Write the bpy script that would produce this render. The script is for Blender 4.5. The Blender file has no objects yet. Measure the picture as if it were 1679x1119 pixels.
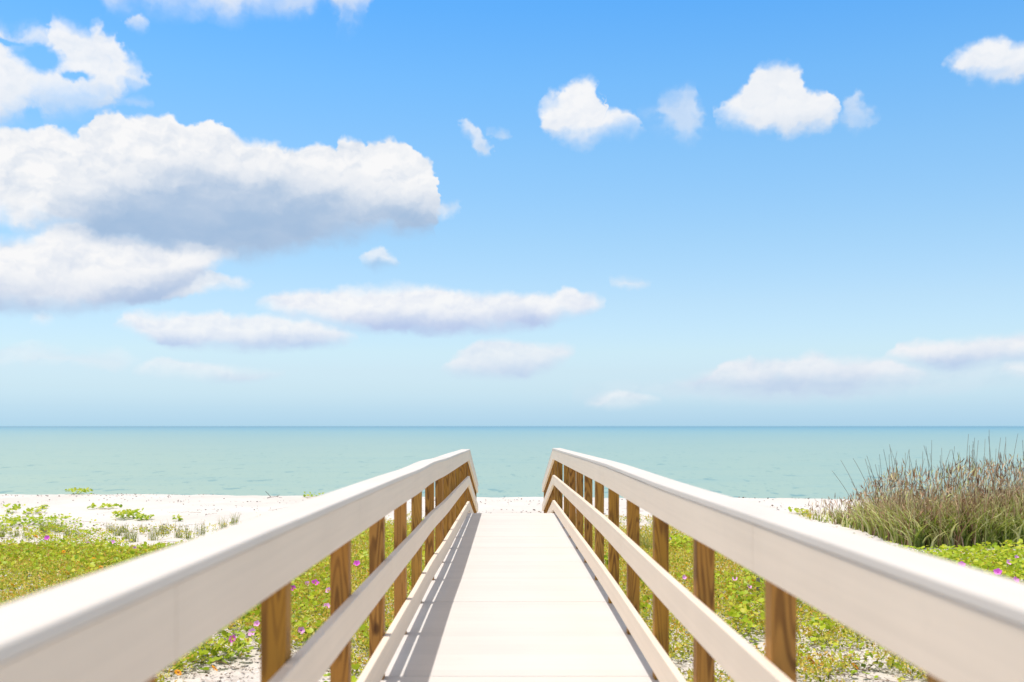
import bpy, math, random
import numpy as np
from math import radians, atan, sqrt, pi

random.seed(7)
rng = np.random.default_rng(11)
S = bpy.context.scene
COL = S.collection

# ------------------------------------------------------------------ measures
F = 1632.0            # focal length of a 35 mm lens on the 1679 px wide photo
VX, HY = 831.0, 699.0  # vanishing point of the walkway, horizon
EYE = 1.39            # camera above the boards
GZ = -0.95            # sand below the boards
SEA = -2.45
EG = EYE - GZ         # eye above sand

def g(px, py, z=GZ):
    """a point of the photo put down on the ground -> world x, y"""
    Y = F * (EYE - z) / (py - HY)
    return (px - VX) / F * Y, Y

def to_px(X, Y, z=GZ):
    return VX + F * X / Y, HY + F * (EYE - z) / Y

# ------------------------------------------------------------------ helpers
def new_mat(name):
    m = bpy.data.materials.new(name); m.use_nodes = True
    nt = m.node_tree; nt.nodes.clear()
    return m, nt

class NT:
    def __init__(s, nt): s.nt = nt; s.n = nt.nodes; s.l = nt.links
    def node(s, t, **k):
        n = s.n.new(t)
        for a, b in k.items(): setattr(n, a, b)
        return n
    def put(s, sock, v):
        if isinstance(v, bpy.types.NodeSocket): s.l.new(v, sock)
        elif v is not None: sock.default_value = v
    def math(s, op, a=None, b=None, c=None, clamp=False):
        n = s.node('ShaderNodeMath', operation=op, use_clamp=clamp)
        for i, v in enumerate((a, b, c)):
            if v is not None: s.put(n.inputs[i], v)
        return n.outputs[0]
    def vmath(s, op, a=None, b=None, c=None, out=0):
        n = s.node('ShaderNodeVectorMath', operation=op)
        for i, v in enumerate((a, b, c)):
            if v is not None: s.put(n.inputs[i], v)
        return n.outputs[out]
    def comb(s, x=0.0, y=0.0, z=0.0):
        n = s.node('ShaderNodeCombineXYZ')
        for i, v in enumerate((x, y, z)): s.put(n.inputs[i], v)
        return n.outputs[0]
    def sep(s, v):
        n = s.node('ShaderNodeSeparateXYZ'); s.put(n.inputs[0], v); return n.outputs
    def noise(s, vec, scale=1.0, detail=2.0, rough=0.5, dist=0.0, dims='3D', w=None, lac=2.0):
        n = s.node('ShaderNodeTexNoise', noise_dimensions=dims)
        s.put(n.inputs['Vector'], vec); n.inputs['Scale'].default_value = scale
        n.inputs['Detail'].default_value = detail; n.inputs['Roughness'].default_value = rough
        n.inputs['Distortion'].default_value = dist; n.inputs['Lacunarity'].default_value = lac
        return n.outputs
    def ramp(s, fac, stops, interp='LINEAR'):
        n = s.node('ShaderNodeValToRGB'); cr = n.color_ramp; cr.interpolation = interp
        while len(cr.elements) < len(stops): cr.elements.new(0.5)
        for e, (p, c) in zip(cr.elements, stops):
            e.position = p; e.color = (c[0], c[1], c[2], 1) if len(c) == 3 else c
        s.put(n.inputs[0], fac); return n.outputs[0]
    def mix(s, fac, a, b, blend='MIX'):
        n = s.node('ShaderNodeMix', data_type='RGBA', blend_type=blend)
        s.put(n.inputs[0], fac)
        for i, v in ((6, a), (7, b)):
            if isinstance(v, tuple) and len(v) == 3: v = (*v, 1)
            s.put(n.inputs[i], v)
        return n.outputs[2]
    def smooth(s, v, a, b):
        n = s.node('ShaderNodeMapRange', interpolation_type='SMOOTHSTEP')
        s.put(n.inputs[0], v); n.inputs[1].default_value = a; n.inputs[2].default_value = b
        return n.outputs[0]
    def lin(s, v, a, b, c=0.0, d=1.0):
        n = s.node('ShaderNodeMapRange')
        s.put(n.inputs[0], v)
        for i, q in enumerate((a, b, c, d)): n.inputs[i + 1].default_value = q
        return n.outputs[0]
    def curve(s, x, pts):
        """piecewise linear float curve through pts in [0,1]^2"""
        n = s.node('ShaderNodeFloatCurve'); s.put(n.inputs['Value'], x)
        c = n.mapping.curves[0]
        while len(c.points) < len(pts): c.points.new(0.5, 0.5)
        for p, (a, b) in zip(c.points, pts):
            p.location = (a, b); p.handle_type = 'VECTOR'
        n.mapping.update(); return n.outputs[0]
    def principled(s, color, rough=0.6, spec=0.3, normal=None, **kw):
        p = s.node('ShaderNodeBsdfPrincipled')
        s.put(p.inputs['Base Color'], (*color, 1) if isinstance(color, tuple) and len(color) == 3 else color)
        s.put(p.inputs['Roughness'], rough); s.put(p.inputs['Specular IOR Level'], spec)
        if normal is not None: s.put(p.inputs['Normal'], normal)
        return p.outputs[0]
    def bump(s, h, strength=0.3, dist=0.01, normal=None):
        n = s.node('ShaderNodeBump'); n.inputs['Strength'].default_value = strength
        n.inputs['Distance'].default_value = dist; s.put(n.inputs['Height'], h)
        if normal is not None: s.put(n.inputs['Normal'], normal)
        return n.outputs[0]
    def out(s, sh):
        o = s.node('ShaderNodeOutputMaterial'); s.put(o.inputs[0], sh)

def tag(o, label=None, cat=None, group=None, kind=None):
    if label: o['label'] = label
    if cat: o['category'] = cat
    if group: o['group'] = group
    if kind: o['kind'] = kind
    return o

def link(name, me, parent=None, loc=None):
    o = bpy.data.objects.new(name, me); COL.objects.link(o)
    if loc is not None: o.location = loc
    if parent is not None: o.parent = parent
    return o

def empty(name, loc=(0, 0, 0), rz=0):
    o = bpy.data.objects.new(name, None); COL.objects.link(o)
    o.location = loc; o.rotation_euler = (0, 0, rz); o.empty_display_size = 0.1
    return o

def np_mesh(name, verts, faces, mats=(), tint=None, smooth=False, midx=None):
    """verts (n,3), faces (m,k) same k for all"""
    me = bpy.data.meshes.new(name)
    verts = np.asarray(verts, np.float32); faces = np.asarray(faces, np.int32)
    m, k = faces.shape
    me.vertices.add(len(verts)); me.vertices.foreach_set('co', verts.ravel())
    me.loops.add(m * k); me.loops.foreach_set('vertex_index', faces.ravel())
    me.polygons.add(m)
    me.polygons.foreach_set('loop_start', np.arange(0, m * k, k, dtype=np.int32))
    me.polygons.foreach_set('loop_total', np.full(m, k, np.int32))
    if midx is not None: me.polygons.foreach_set('material_index', midx.astype(np.int32))
    if smooth: me.polygons.foreach_set('use_smooth', np.ones(m, bool))
    if tint is not None:
        a = me.attributes.new('tint', 'FLOAT', 'POINT'); a.data.foreach_set('value', np.asarray(tint, np.float32))
    me.update(calc_edges=True)
    for x in mats: me.materials.append(x)
    return me

# value noise in numpy
_T = rng.random((256, 256))
def vnoise(x, y):
    xi = np.floor(x).astype(int); yi = np.floor(y).astype(int)
    fx = x - xi; fy = y - yi
    fx = fx * fx * (3 - 2 * fx); fy = fy * fy * (3 - 2 * fy)
    a = _T[xi % 256, yi % 256]; b = _T[(xi + 1) % 256, yi % 256]
    c = _T[xi % 256, (yi + 1) % 256]; d = _T[(xi + 1) % 256, (yi + 1) % 256]
    return (a * (1 - fx) + b * fx) * (1 - fy) + (c * (1 - fx) + d * fx) * fy
def fbm(x, y, oct=4, gain=0.5):
    v = 0; a = 1; t = 0
    for i in range(oct):
        v = v + a * vnoise(x * 2 ** i + 17.3 * i, y * 2 ** i + 5.1 * i); t += a; a *= gain
    return v / t

# ------------------------------------------------------------------ world: nishita sky with clouds
W = bpy.data.worlds.new('World'); S.world = W; W.use_nodes = True
W.node_tree.nodes.clear()
w = NT(W.node_tree)
SUN_EL, STR = 79.5, 0.1
sky = w.node('ShaderNodeTexSky', sky_type='NISHITA', sun_disc=False)
sky.sun_elevation = radians(SUN_EL); sky.sun_rotation = radians(270 + 6)
sky.air_density = 1.0; sky.dust_density = 1.0; sky.ozone_density = 1.0
tc = w.node('ShaderNodeTexCoord')
d = w.sep(tc.outputs['Generated'])
az = w.math('MULTIPLY', w.math('ARCTAN2', d[0], d[1]), F)
el = w.math('MULTIPLY', w.math('ARCSINE', d[2]), F)
def fx(px): return atan((px - VX) / F) * F
def fy(px, py): return atan((HY - py) / sqrt(F * F + (px - VX) ** 2)) * F

def srgb(r, g_, b):
    return tuple(((c / 255 / 12.92) if c / 255 <= 0.04045 else ((c / 255 + 0.055) / 1.055) ** 2.4) for c in (r, g_, b))

# sky colour by height, as a factor on the Nishita sky (horizon haze to deep blue, then warmed overhead)
NISH = [(0, (2.95, 2.85, 2.38)), (0.38, (3.39, 3.27, 2.64)), (0.88, (3.97, 3.88, 3.10)), (1.4, (4.31, 4.35, 3.54)), (2.2, (4.55, 4.86, 4.18)), (3.1, (4.50, 5.12, 4.76)), (4.2, (4.22, 5.0, 5.1)), (7.5, (3.45, 4.57, 5.53)), (12.5, (2.48, 3.62, 5.25)), (17.5, (2.0, 3.0, 4.69)),
        (22.5, (1.74, 2.64, 4.32)), (27.5, (1.59, 2.43, 4.1)), (45, (1.55, 2.25, 3.8)), (90, (6.5, 6.4, 7.2))]
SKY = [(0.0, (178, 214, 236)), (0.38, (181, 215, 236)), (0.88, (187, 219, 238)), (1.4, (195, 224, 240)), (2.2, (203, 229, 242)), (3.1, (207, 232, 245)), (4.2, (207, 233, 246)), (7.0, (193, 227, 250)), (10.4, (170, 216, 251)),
       (15.0, (142, 201, 252)), (19.0, (120, 189, 252)), (23.0, (98, 176, 251)), (28.0, (96, 166, 238)), (40, (206, 202, 198)), (90, (246, 226, 200))]  # highest stops added warm and pale, to warm the ambient light
def nish(e):
    return [np.interp(e, [q[0] for q in NISH], [q[1][i] for q in NISH]) for i in range(3)]
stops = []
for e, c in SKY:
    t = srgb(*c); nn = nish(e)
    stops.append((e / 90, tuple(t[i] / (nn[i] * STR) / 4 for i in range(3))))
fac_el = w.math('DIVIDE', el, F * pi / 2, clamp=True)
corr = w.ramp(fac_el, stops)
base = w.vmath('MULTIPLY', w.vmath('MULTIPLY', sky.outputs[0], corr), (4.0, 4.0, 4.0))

# warps shared by all clouds
P = w.comb(az, el, 0.0)
n1 = w.noise(P, 1 / 52.0, 3.0, 0.55)[1]
n2 = w.noise(P, 1 / 13.0, 3.0, 0.6)[1]
warp1 = w.vmath('MULTIPLY', w.vmath('SUBTRACT', n1, (0.5, 0.5, 0.5)), (44.0, 34.0, 0.0))
warp2 = w.vmath('MULTIPLY', w.vmath('SUBTRACT', n2, (0.5, 0.5, 0.5)), (15.0, 12.0, 0.0))
damp = w.lin(el, 40.0, 420.0, 0.42, 1.0)           # far clouds near the horizon are smaller and flatter
warp = w.vmath('SCALE', w.vmath('ADD', warp1, warp2)); warp.node.inputs['Scale'].default_value = 1
w.put(warp.node.inputs['Scale'], damp)
Pw = w.vmath('ADD', P, warp)
xw, yw, _ = w.sep(Pw)
# soft puffs: difference of the noise along the direction of the light
nA = w.noise(Pw, 1 / 58.0, 4.0, 0.48)[0]
nB = w.noise(w.vmath('ADD', Pw, (-8.0, 15.0, 0.0)), 1 / 58.0, 4.0, 0.48)[0]
nC = w.noise(w.vmath('MULTIPLY', Pw, (1.0, 1.4, 1.0)), 1 / 21.0, 2.0, 0.5)[0]
nD = w.noise(w.vmath('MULTIPLY', w.vmath('ADD', Pw, (-3.5, 6.0, 0.0)), (1.0, 1.4, 1.0)), 1 / 21.0, 2.0, 0.5)[0]
emboss = w.math('ADD', w.math('MULTIPLY', w.math('SUBTRACT', nA, nB), 2.6), w.math('MULTIPLY', w.math('SUBTRACT', nC, nD), 0.9))
soft = w.noise(w.vmath('MULTIPLY', Pw, (0.7, 1.5, 1.0)), 1 / 90.0, 3.0, 0.5)[0]

edge_t = w.lin(soft, 0.36, 0.64, 0.7, 2.6)
edge_b = w.lin(soft, 0.36, 0.64, 2.6, 0.9)
def cloud_layer(cur, top, bot, shade=None, op=1.0, st=8.0, sb=16.0, white=(249, 249, 250), dark=(168, 192, 222), sw=45.0,
                holes=(), wisp=0.0, puff=1.0):
    """one cloud: outline above and below and the line where its shaded base starts, all in azimuth / elevation"""
    st *= 1.35; sb *= 1.5
    def conv(pts): return sorted((fx(a), fy(a, b)) for a, b in pts)
    T, B = conv(top), conv(bot)
    x0 = min(T[0][0], B[0][0]) - 10; x1 = max(T[-1][0], B[-1][0]) + 10
    allv = [q[1] for q in T + B]
    if shade: SH = conv(shade); allv += [q[1] for q in SH]
    y0, y1 = min(allv) - 40, max(allv) + 40
    u = w.lin(xw, x0, x1)
    def cv(pts, closed=True, sgn=0):
        q = [((a - x0) / (x1 - x0), (b - y0) / (y1 - y0)) for a, b in pts]
        if closed:   # beyond both ends the outline folds shut
            e = sgn * 30.0 / (y1 - y0)
            q = [(0.0, q[0][1] + e)] + q + [(1.0, q[-1][1] + e)]
        return w.math('MULTIPLY_ADD', w.curve(u, q), y1 - y0, y0)
    t = cv(T, True, -1); b = cv(B, True, 1)
    dt = w.math('ADD', w.math('SUBTRACT', t, yw), st * 0.7); db = w.math('ADD', w.math('SUBTRACT', yw, b), sb * 0.5)
    # edges: crisp here, dissolving there
    dt = w.math('DIVIDE', dt, w.math('MULTIPLY', edge_t, st)); db = w.math('DIVIDE', db, w.math('MULTIPLY', edge_b, sb))
    a = w.math('MULTIPLY', w.smooth(dt, 0.0, 1.0), w.smooth(db, 0.0, 1.0))
    ew = 14.0 / (x1 - x0)
    a = w.math('MULTIPLY', a, w.math('MULTIPLY', w.smooth(u, 0.0, ew), w.smooth(u, 1.0, 1.0 - ew)))
    if wisp:
        a = w.math('MULTIPLY', a, w.smooth(w.math('ADD', nA, w.math('MULTIPLY', a, 0.25)), 0.50 - wisp * 0.30, 0.66))
    for (hx, hy, rx, ry) in holes:
        cx, cy = fx(hx), fy(hx, hy)
        q = w.vmath('MULTIPLY', w.vmath('SUBTRACT', Pw, (cx, cy, 0.0)), (1 / rx, 1 / ry, 0.0))
        a = w.math('MULTIPLY', a, w.smooth(w.math('ADD', w.vmath('LENGTH', q, out=1), w.math('MULTIPLY', w.math('SUBTRACT', nA, 0.5), 1.6)), 0.45, 1.25))
    a = w.math('MULTIPLY', a, op)
    if shade:
        s_ = cv(SH, False)
        sh = w.math('ADD', w.math('DIVIDE', w.math('SUBTRACT', s_, yw), sw), w.math('MULTIPLY', w.math('SUBTRACT', soft, 0.5), 1.2))
        sh = w.math('SUBTRACT', sh, w.math('MULTIPLY', emboss, 0.35 * puff))
        sh = w.smooth(sh, -0.75, 1.15)
    else:
        sh = w.math('MULTIPLY', w.smooth(soft, 0.35, 0.75), 0.35)
    grey = w.math('MULTIPLY', w.math('SUBTRACT', 0.26, w.math('MULTIPLY', emboss, 0.95 * puff), clamp=True), 0.50)
    sh = w.math('MAXIMUM', sh, grey)
    sh = w.math('MULTIPLY', sh, w.lin(soft, 0.3, 0.7, 0.78, 1.0)) if shade else sh
    k = 1 / STR
    wc = tuple(v * k for v in srgb(*white)); dc = tuple(v * k for v in srgb(*dark))
    return a, w.mix(sh, wc, dc)

LAY = []
# far, faint cloud bars near the horizon
LAY.append(cloud_layer(0, [(-150, 575), (0, 572), (60, 565), (130, 572), (190, 574), (232, 588)], [(-150, 600), (0, 604), (90, 600), (180, 606), (232, 592)], op=0.42, st=10, sb=14, wisp=0.5))
LAY.append(cloud_layer(0, [(215, 606), (245, 594), (280, 592), (305, 598), (345, 601), (395, 603), (440, 610), (470, 614)],
                       [(215, 609), (260, 618), (320, 625), (380, 630), (430, 624), (470, 617)], [(215, 612), (300, 614), (470, 616)], op=0.55, st=8, sb=9, sw=18, dark=(188, 205, 232)))
LAY.append(cloud_layer(0, [(940, 640), (1040, 632), (1150, 622), (1300, 612), (1450, 600), (1560, 590), (1700, 590), (1850, 600)],
                       [(940, 655), (1100, 660), (1300, 662), (1450, 656), (1600, 640), (1700, 628), (1850, 620)], op=0.34, st=16, sb=16, white=(232, 238, 246)))
LAY.append(cloud_layer(0, [(1085, 632), (1140, 616), (1190, 598), (1230, 589), (1290, 588), (1330, 577), (1370, 586), (1440, 588), (1485, 600), (1530, 612)],
                       [(1085, 637), (1150, 642), (1230, 650), (1300, 656), (1400, 652), (1480, 640), (1530, 620)],
                       [(1085, 625), (1200, 615), (1300, 613), (1400, 607), (1530, 612)], op=0.85, st=9, sb=16, sw=20, wisp=0.7, dark=(190, 209, 234), white=(240, 242, 247)))
LAY.append(cloud_layer(0, [(1448, 586), (1468, 563), (1500, 560), (1540, 561), (1580, 559), (1640, 550), (1679, 545), (1780, 540), (1900, 550)],
                       [(1448, 590), (1500, 598), (1560, 607), (1620, 602), (1679, 596), (1780, 590), (1900, 590)],
                       [(1448, 592), (1500, 584), (1560, 580), (1640, 575), (1679, 573), (1900, 573)], op=0.85, st=7, sb=12, sw=18, dark=(184, 204, 234), white=(245, 244, 247)))
LAY.append(cloud_layer(0, [(955, 660), (985, 647), (1020, 643), (1050, 650), (1085, 656)], [(955, 663), (1000, 670), (1050, 668), (1085, 660)], op=0.6, st=7, sb=9))
LAY.append(cloud_layer(0, [(1640, 608), (1660, 597), (1690, 595), (1780, 600), (1850, 605)], [(1640, 612), (1665, 623), (1700, 626), (1780, 625), (1850, 612)], op=0.6, st=7, sb=9))
LAY.append(cloud_layer(0, [(726, 606), (740, 588), (765, 574), (790, 559), (820, 556), (850, 562), (890, 566), (920, 564), (942, 572)],
                       [(726, 611), (750, 621), (800, 622), (860, 621), (900, 610), (925, 595), (942, 580)], [(726, 600), (850, 594), (942, 578)], op=0.72, st=9, sb=10, sw=24, dark=(190, 208, 236), white=(243, 243, 247)))
# middle bars
LAY.append(cloud_layer(0, [(186, 530), (200, 516), (230, 512), (280, 514), (330, 513), (362, 513), (378, 521), (400, 517), (440, 516), (480, 521), (520, 530), (560, 541), (585, 550)],
                       [(186, 533), (220, 549), (250, 561), (280, 571), (330, 576), (400, 578), (460, 576), (500, 572), (545, 568), (585, 556)],
                       [(186, 545), (300, 546), (400, 548), (500, 546), (585, 548)], op=0.9, st=8, sb=10, sw=22, dark=(184, 204, 236)))
LAY.append(cloud_layer(0, [(416, 495), (440, 484), (480, 481), (540, 477), (570, 470), (610, 467), (660, 465), (700, 468), (740, 475), (800, 481), (850, 484), (900, 481), (940, 476), (968, 481), (992, 490)],
                       [(416, 500), (450, 512), (480, 521), (520, 531), (560, 542), (620, 545), (680, 547), (740, 549), (800, 547), (860, 541), (910, 533), (950, 517), (992, 497)],
                       [(416, 512), (520, 514), (620, 514), (740, 513), (860, 508), (992, 502)], op=0.95, st=8, sb=11, sw=24, dark=(182, 200, 234)))
# big bank, lower part
LAY.append(cloud_layer(0, [(-150, 392), (0, 392), (40, 387), (80, 376), (130, 370), (180, 378), (250, 388), (300, 388), (350, 392), (384, 402), (396, 412)],
                       [(-150, 520), (0, 515), (60, 519), (120, 518), (200, 504), (250, 498), (300, 486), (335, 466), (352, 446), (372, 428), (396, 416)],
                       [(-150, 455), (0, 458), (60, 466), (100, 470), (200, 462), (260, 452), (300, 440), (345, 424), (396, 416)], op=1.0, st=9, sb=12, sw=36, dark=(176, 197, 227)))
LAY.append(cloud_layer(0, [(268, 484), (300, 470), (322, 456), (342, 448), (362, 452), (385, 457), (402, 456), (414, 462)], [(268, 488), (330, 481), (360, 478), (400, 473), (414, 466)], op=0.85, st=7, sb=8))
# big bank, hero cloud
LAY.append(cloud_layer(0, [(-150, 214), (0, 211), (40, 213), (72, 199), (88, 199), (102, 210), (125, 220), (136, 204), (152, 200), (158, 188), (172, 182), (192, 186), (206, 197), (225, 192), (250, 190), (275, 192), (298, 210), (318, 208),
                           (335, 202), (352, 204), (368, 210), (384, 216), (400, 228), (425, 233), (448, 235), (470, 248), (484, 243), (500, 236), (520, 235), (536, 242), (548, 248), (552, 232), (560, 227), (580, 226), (596, 234), (608, 246), (614, 234),
                           (630, 226), (650, 230), (668, 241), (688, 254), (700, 264), (712, 282), (719, 312), (724, 345)],
                       [(-150, 382), (0, 368), (20, 377), (60, 382), (100, 392), (200, 402), (300, 413), (340, 420), (400, 432), (450, 428), (500, 416), (540, 406), (600, 394), (640, 388), (690, 390), (716, 384), (724, 352)],
                       [(-150, 420), (0, 400), (50, 366), (90, 336), (140, 312), (200, 292), (280, 274), (340, 274), (400, 282), (450, 290), (520, 302), (600, 312), (670, 320), (724, 326)],
                       op=1.0, st=5.5, sb=14, sw=52, dark=(158, 187, 220), puff=1.0))
# upper left, torn
LAY.append(cloud_layer(0, [(-150, 50), (0, 36), (22, 48), (42, 36), (74, 42), (82, 28), (104, 24), (126, 40), (146, 47), (160, 38), (172, 56), (190, 60), (200, 80), (216, 96), (232, 106), (241, 124)],
                       [(-150, 215), (0, 212), (40, 210), (58, 194), (76, 197), (110, 189), (150, 183), (190, 179), (206, 160), (216, 142), (241, 132)],
                       [(-150, 170), (0, 165), (60, 150), (120, 158), (241, 150)], op=0.93, st=12, sb=20, sw=60, dark=(196, 214, 236), holes=((70, 102, 34, 25), (122, 128, 24, 9), (14, 66, 20, 5), (58, 186, 14, 12)), wisp=0.55))
LAY.append(cloud_layer(0, [(196, 165), (215, 160), (235, 157), (248, 164)], [(196, 172), (225, 175), (248, 169)], op=0.4, st=8, sb=8))
# top strip
LAY.append(cloud_layer(0, [(160, -70), (606, -70)], [(160, -2), (172, 15), (196, 24), (212, 20), (222, 14), (250, 20), (300, 22), (348, 20), (362, 34), (380, 38), (398, 34), (412, 20), (470, 25), (505, 22), (524, 8), (538, 0), (548, 18), (557, 48), (575, 50), (590, 36), (603, 24), (612, -4)],
                       op=0.8, st=10, sb=22, wisp=0.9))
LAY.append(cloud_layer(0, [(208, 36), (218, 26), (234, 24), (246, 34)], [(208, 42), (222, 54), (236, 54), (246, 42)], op=0.7, st=9, sb=10))
# small clouds, right
LAY.append(cloud_layer(0, [(879, 186), (890, 170), (908, 159), (924, 148), (940, 135), (960, 130), (978, 137), (989, 156), (987, 172), (992, 182), (1010, 181), (1030, 188), (1048, 197), (1056, 205)],
                       [(879, 191), (893, 212), (908, 222), (924, 229), (940, 240), (960, 244), (978, 232), (1000, 224), (1030, 221), (1056, 212)],
                       [(879, 215), (960, 222), (1056, 218)], op=0.97, st=10, sb=14, sw=40, dark=(205, 219, 238)))
LAY.append(cloud_layer(0, [(1048, 185), (1068, 175), (1080, 164), (1090, 157), (1110, 153), (1124, 141), (1137, 143), (1145, 166), (1160, 188)],
                       [(1048, 194), (1075, 216), (1100, 220), (1115, 234), (1127, 240), (1145, 224), (1160, 196)], op=0.55, st=16, sb=24, wisp=0.55))
LAY.append(cloud_layer(0, [(1177, 190), (1192, 175), (1203, 163), (1222, 150), (1233, 130), (1244, 114), (1262, 108), (1290, 108), (1308, 116), (1318, 134), (1326, 146), (1332, 150), (1340, 152), (1358, 149), (1371, 162), (1376, 180)],
                       [(1177, 194), (1200, 206), (1240, 211), (1265, 213), (1285, 221), (1310, 214), (1340, 211), (1362, 205), (1376, 188)],
                       [(1177, 200), (1280, 190), (1376, 186)], op=0.97, st=10, sb=14, sw=60, dark=(208, 221, 238)))
LAY.append(cloud_layer(0, [(1368, 184), (1385, 170), (1400, 157), (1417, 169), (1440, 188)], [(1368, 192), (1400, 205), (1420, 206), (1440, 196)], op=0.55, st=14, sb=16, wisp=0.3))
LAY.append(cloud_layer(0, [(1549, 98), (1568, 84), (1600, 76), (1624, 61), (1641, 59), (1656, 69), (1679, 69), (1800, 60), (1850, 90)],
                       [(1549, 104), (1573, 120), (1590, 133), (1620, 138), (1650, 133), (1680, 130), (1800, 125), (1850, 95)], [(1549, 125), (1680, 115), (1850, 110)], op=0.95, st=9, sb=12, sw=40, dark=(205, 219, 238)))
# crumbs
LAY.append(cloud_layer(0, [(750, 208), (762, 204), (774, 206), (786, 218), (798, 236)], [(750, 214), (768, 232), (782, 250), (798, 250)], op=0.7, st=8, sb=9))
LAY.append(cloud_layer(0, [(802, 216), (818, 210), (838, 215)], [(802, 223), (820, 229), (838, 220)], op=0.55, st=8, sb=8))
LAY.append(cloud_layer(0, [(710, 345), (728, 336), (752, 340)], [(710, 352), (732, 360), (752, 348)], op=0.7, st=8, sb=8))
LAY.append(cloud_layer(0, [(592, 424), (606, 411), (622, 409), (636, 420), (654, 430)], [(592, 432), (615, 446), (654, 443)], [(592, 430), (620, 424), (654, 434)], op=0.75, st=8, sb=9, sw=12, dark=(155, 192, 230)))
LAY.append(cloud_layer(0, [(1004, 460), (1025, 453), (1050, 456), (1068, 463)], [(1004, 467), (1030, 474), (1068, 468)], op=0.65, st=8, sb=8))
LAY.append(cloud_layer(0, [(50, 522), (70, 513), (90, 520)], [(50, 529), (70, 535), (90, 527)], op=0.6, st=8, sb=8))

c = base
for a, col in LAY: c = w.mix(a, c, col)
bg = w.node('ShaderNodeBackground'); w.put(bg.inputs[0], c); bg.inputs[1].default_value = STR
wo = w.node('ShaderNodeOutputWorld'); w.put(wo.inputs[0], bg.outputs[0])
W.cycles.sampling_method = 'MANUAL'; W.cycles.sample_map_resolution = 512

# sun
sd = bpy.data.lights.new('sun', 'SUN'); sd.energy = 3.7; sd.angle = radians(0.55); sd.color = (1.0, 0.955, 0.90)
so = link('sun', sd)
from mathutils import Vector
so.rotation_euler = Vector((0.186, -0.02, -1.0)).to_track_quat('-Z', 'Y').to_euler()

# camera
cd = bpy.data.cameras.new('camera'); cam = link('camera', cd); S.camera = cam
cam.location = (0, 0, EYE); cam.rotation_euler = (pi / 2, 0, 0)
cd.sensor_width = 36; cd.lens = F / 1679 * 36
cd.shift_x = 8.5 / 1679; cd.shift_y = 139.5 / 1679
cd.clip_start = 0.05; cd.clip_end = 60000
cd.dof.use_dof = True; cd.dof.focus_distance = 14.0; cd.dof.aperture_fstop = 2.3; cd.dof.aperture_blades = 0

S.view_settings.view_transform = 'Standard'; S.view_settings.look = 'None'
S.view_settings.exposure = 0; S.view_settings.gamma = 1
S.cycles.max_bounces = 6; S.cycles.diffuse_bounces = 3; S.cycles.glossy_bounces = 2; S.cycles.transparent_max_bounces = 6
S.cycles.use_denoising = True

# ------------------------------------------------------------------ materials
def mat_composite(name, col, streak=0.06, rough=0.5, axis=1):
    """composite board: pale, faint streaks along the board"""
    m, nt = new_mat(name); n = NT(nt)
    t = n.node('ShaderNodeTexCoord').outputs['Object']
    sc = [45.0, 45.0, 45.0]; sc[axis] = 0.8
    st = n.noise(n.vmath('MULTIPLY', t, tuple(sc)), 1.0, 4.0, 0.6)[0]
    bl = n.noise(t, 1.7, 4.0, 0.55)[0]
    sp = n.noise(t, 260.0, 2.0, 0.5)[0]
    f = n.math('ADD', n.math('MULTIPLY', n.math('SUBTRACT', st, 0.5), streak * 3), n.math('MULTIPLY', n.math('SUBTRACT', bl, 0.5), 0.16))
    f = n.math('ADD', f, n.math('MULTIPLY', n.math('SUBTRACT', sp, 0.5), 0.05))
    f = n.math('ADD', f, 1.0)
    v = n.vmath('SCALE', (*col,)); n.put(v.node.inputs['Scale'], f)
    dirt = n.smooth(n.noise(t, 6.0, 5.0, 0.7)[0], 0.60, 0.78)
    v = n.mix(n.math('MULTIPLY', dirt, 0.10), v, (0.42, 0.36, 0.30))
    h = n.math('ADD', n.math('MULTIPLY', st, 0.6), n.math('MULTIPLY', sp, 0.4))
    n.out(n.principled(v, rough, 0.25, n.bump(h, 0.18, 0.002)))
    return m
M_RAIL = mat_composite('pale_composite_rail', (0.83, 0.70, 0.56))
M_CAP = mat_composite('pale_composite_cap', (0.705, 0.645, 0.575))

def mat_deck():
    m, nt = new_mat('pale_composite_deck'); n = NT(nt)
    g_ = n.node('ShaderNodeNewGeometry').outputs['Position']
    x, y, z = n.sep(g_)
    # boards run crosswise, 0.1357 m apart
    ph = n.math('FRACT', n.math('DIVIDE', n.math('ADD', y, 20.0), 1.22 / 9))
    edge = n.math('MINIMUM', ph, n.math('SUBTRACT', 1.0, ph))
    groove = n.math('SUBTRACT', 1.0, n.smooth(edge, 0.006, 0.03))
    bid = n.math('FLOOR', n.math('DIVIDE', n.math('ADD', y, 20.0), 1.22 / 9))
    rnd = n.node('ShaderNodeTexWhiteNoise', noise_dimensions='1D'); n.put(rnd.inputs['W'], bid)
    st = n.noise(n.vmath('MULTIPLY', g_, (1.2, 70.0, 1.0)), 1.0, 4.0, 0.6)[0]
    bl = n.noise(g_, 1.3, 4.0, 0.6)[0]
    f = n.math('ADD', 0.94, n.math('MULTIPLY', rnd.outputs[0], 0.05))
    f = n.math('ADD', f, n.math('MULTIPLY', n.math('SUBTRACT', st, 0.5), 0.10))
    f = n.math('ADD', f, n.math('MULTIPLY', n.math('SUBTRACT', bl, 0.5), 0.12))
    v = n.vmath('SCALE', (0.675, 0.635, 0.59)); n.put(v.node.inputs['Scale'], f)
    v = n.mix(n.math('MULTIPLY', groove, 0.13), v, (0.36, 0.31, 0.27))
    sand = n.smooth(n.noise(g_, 9.0, 6.0, 0.7)[0], 0.62, 0.75)
    v = n.mix(n.math('MULTIPLY', sand, 0.22), v, (0.52, 0.47, 0.42))
    h = n.math('SUBTRACT', n.math('MULTIPLY', st, 0.4), groove)
    n.out(n.principled(v, 0.6, 0.2, n.bump(h, 0.35, 0.002)))
    return m
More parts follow.
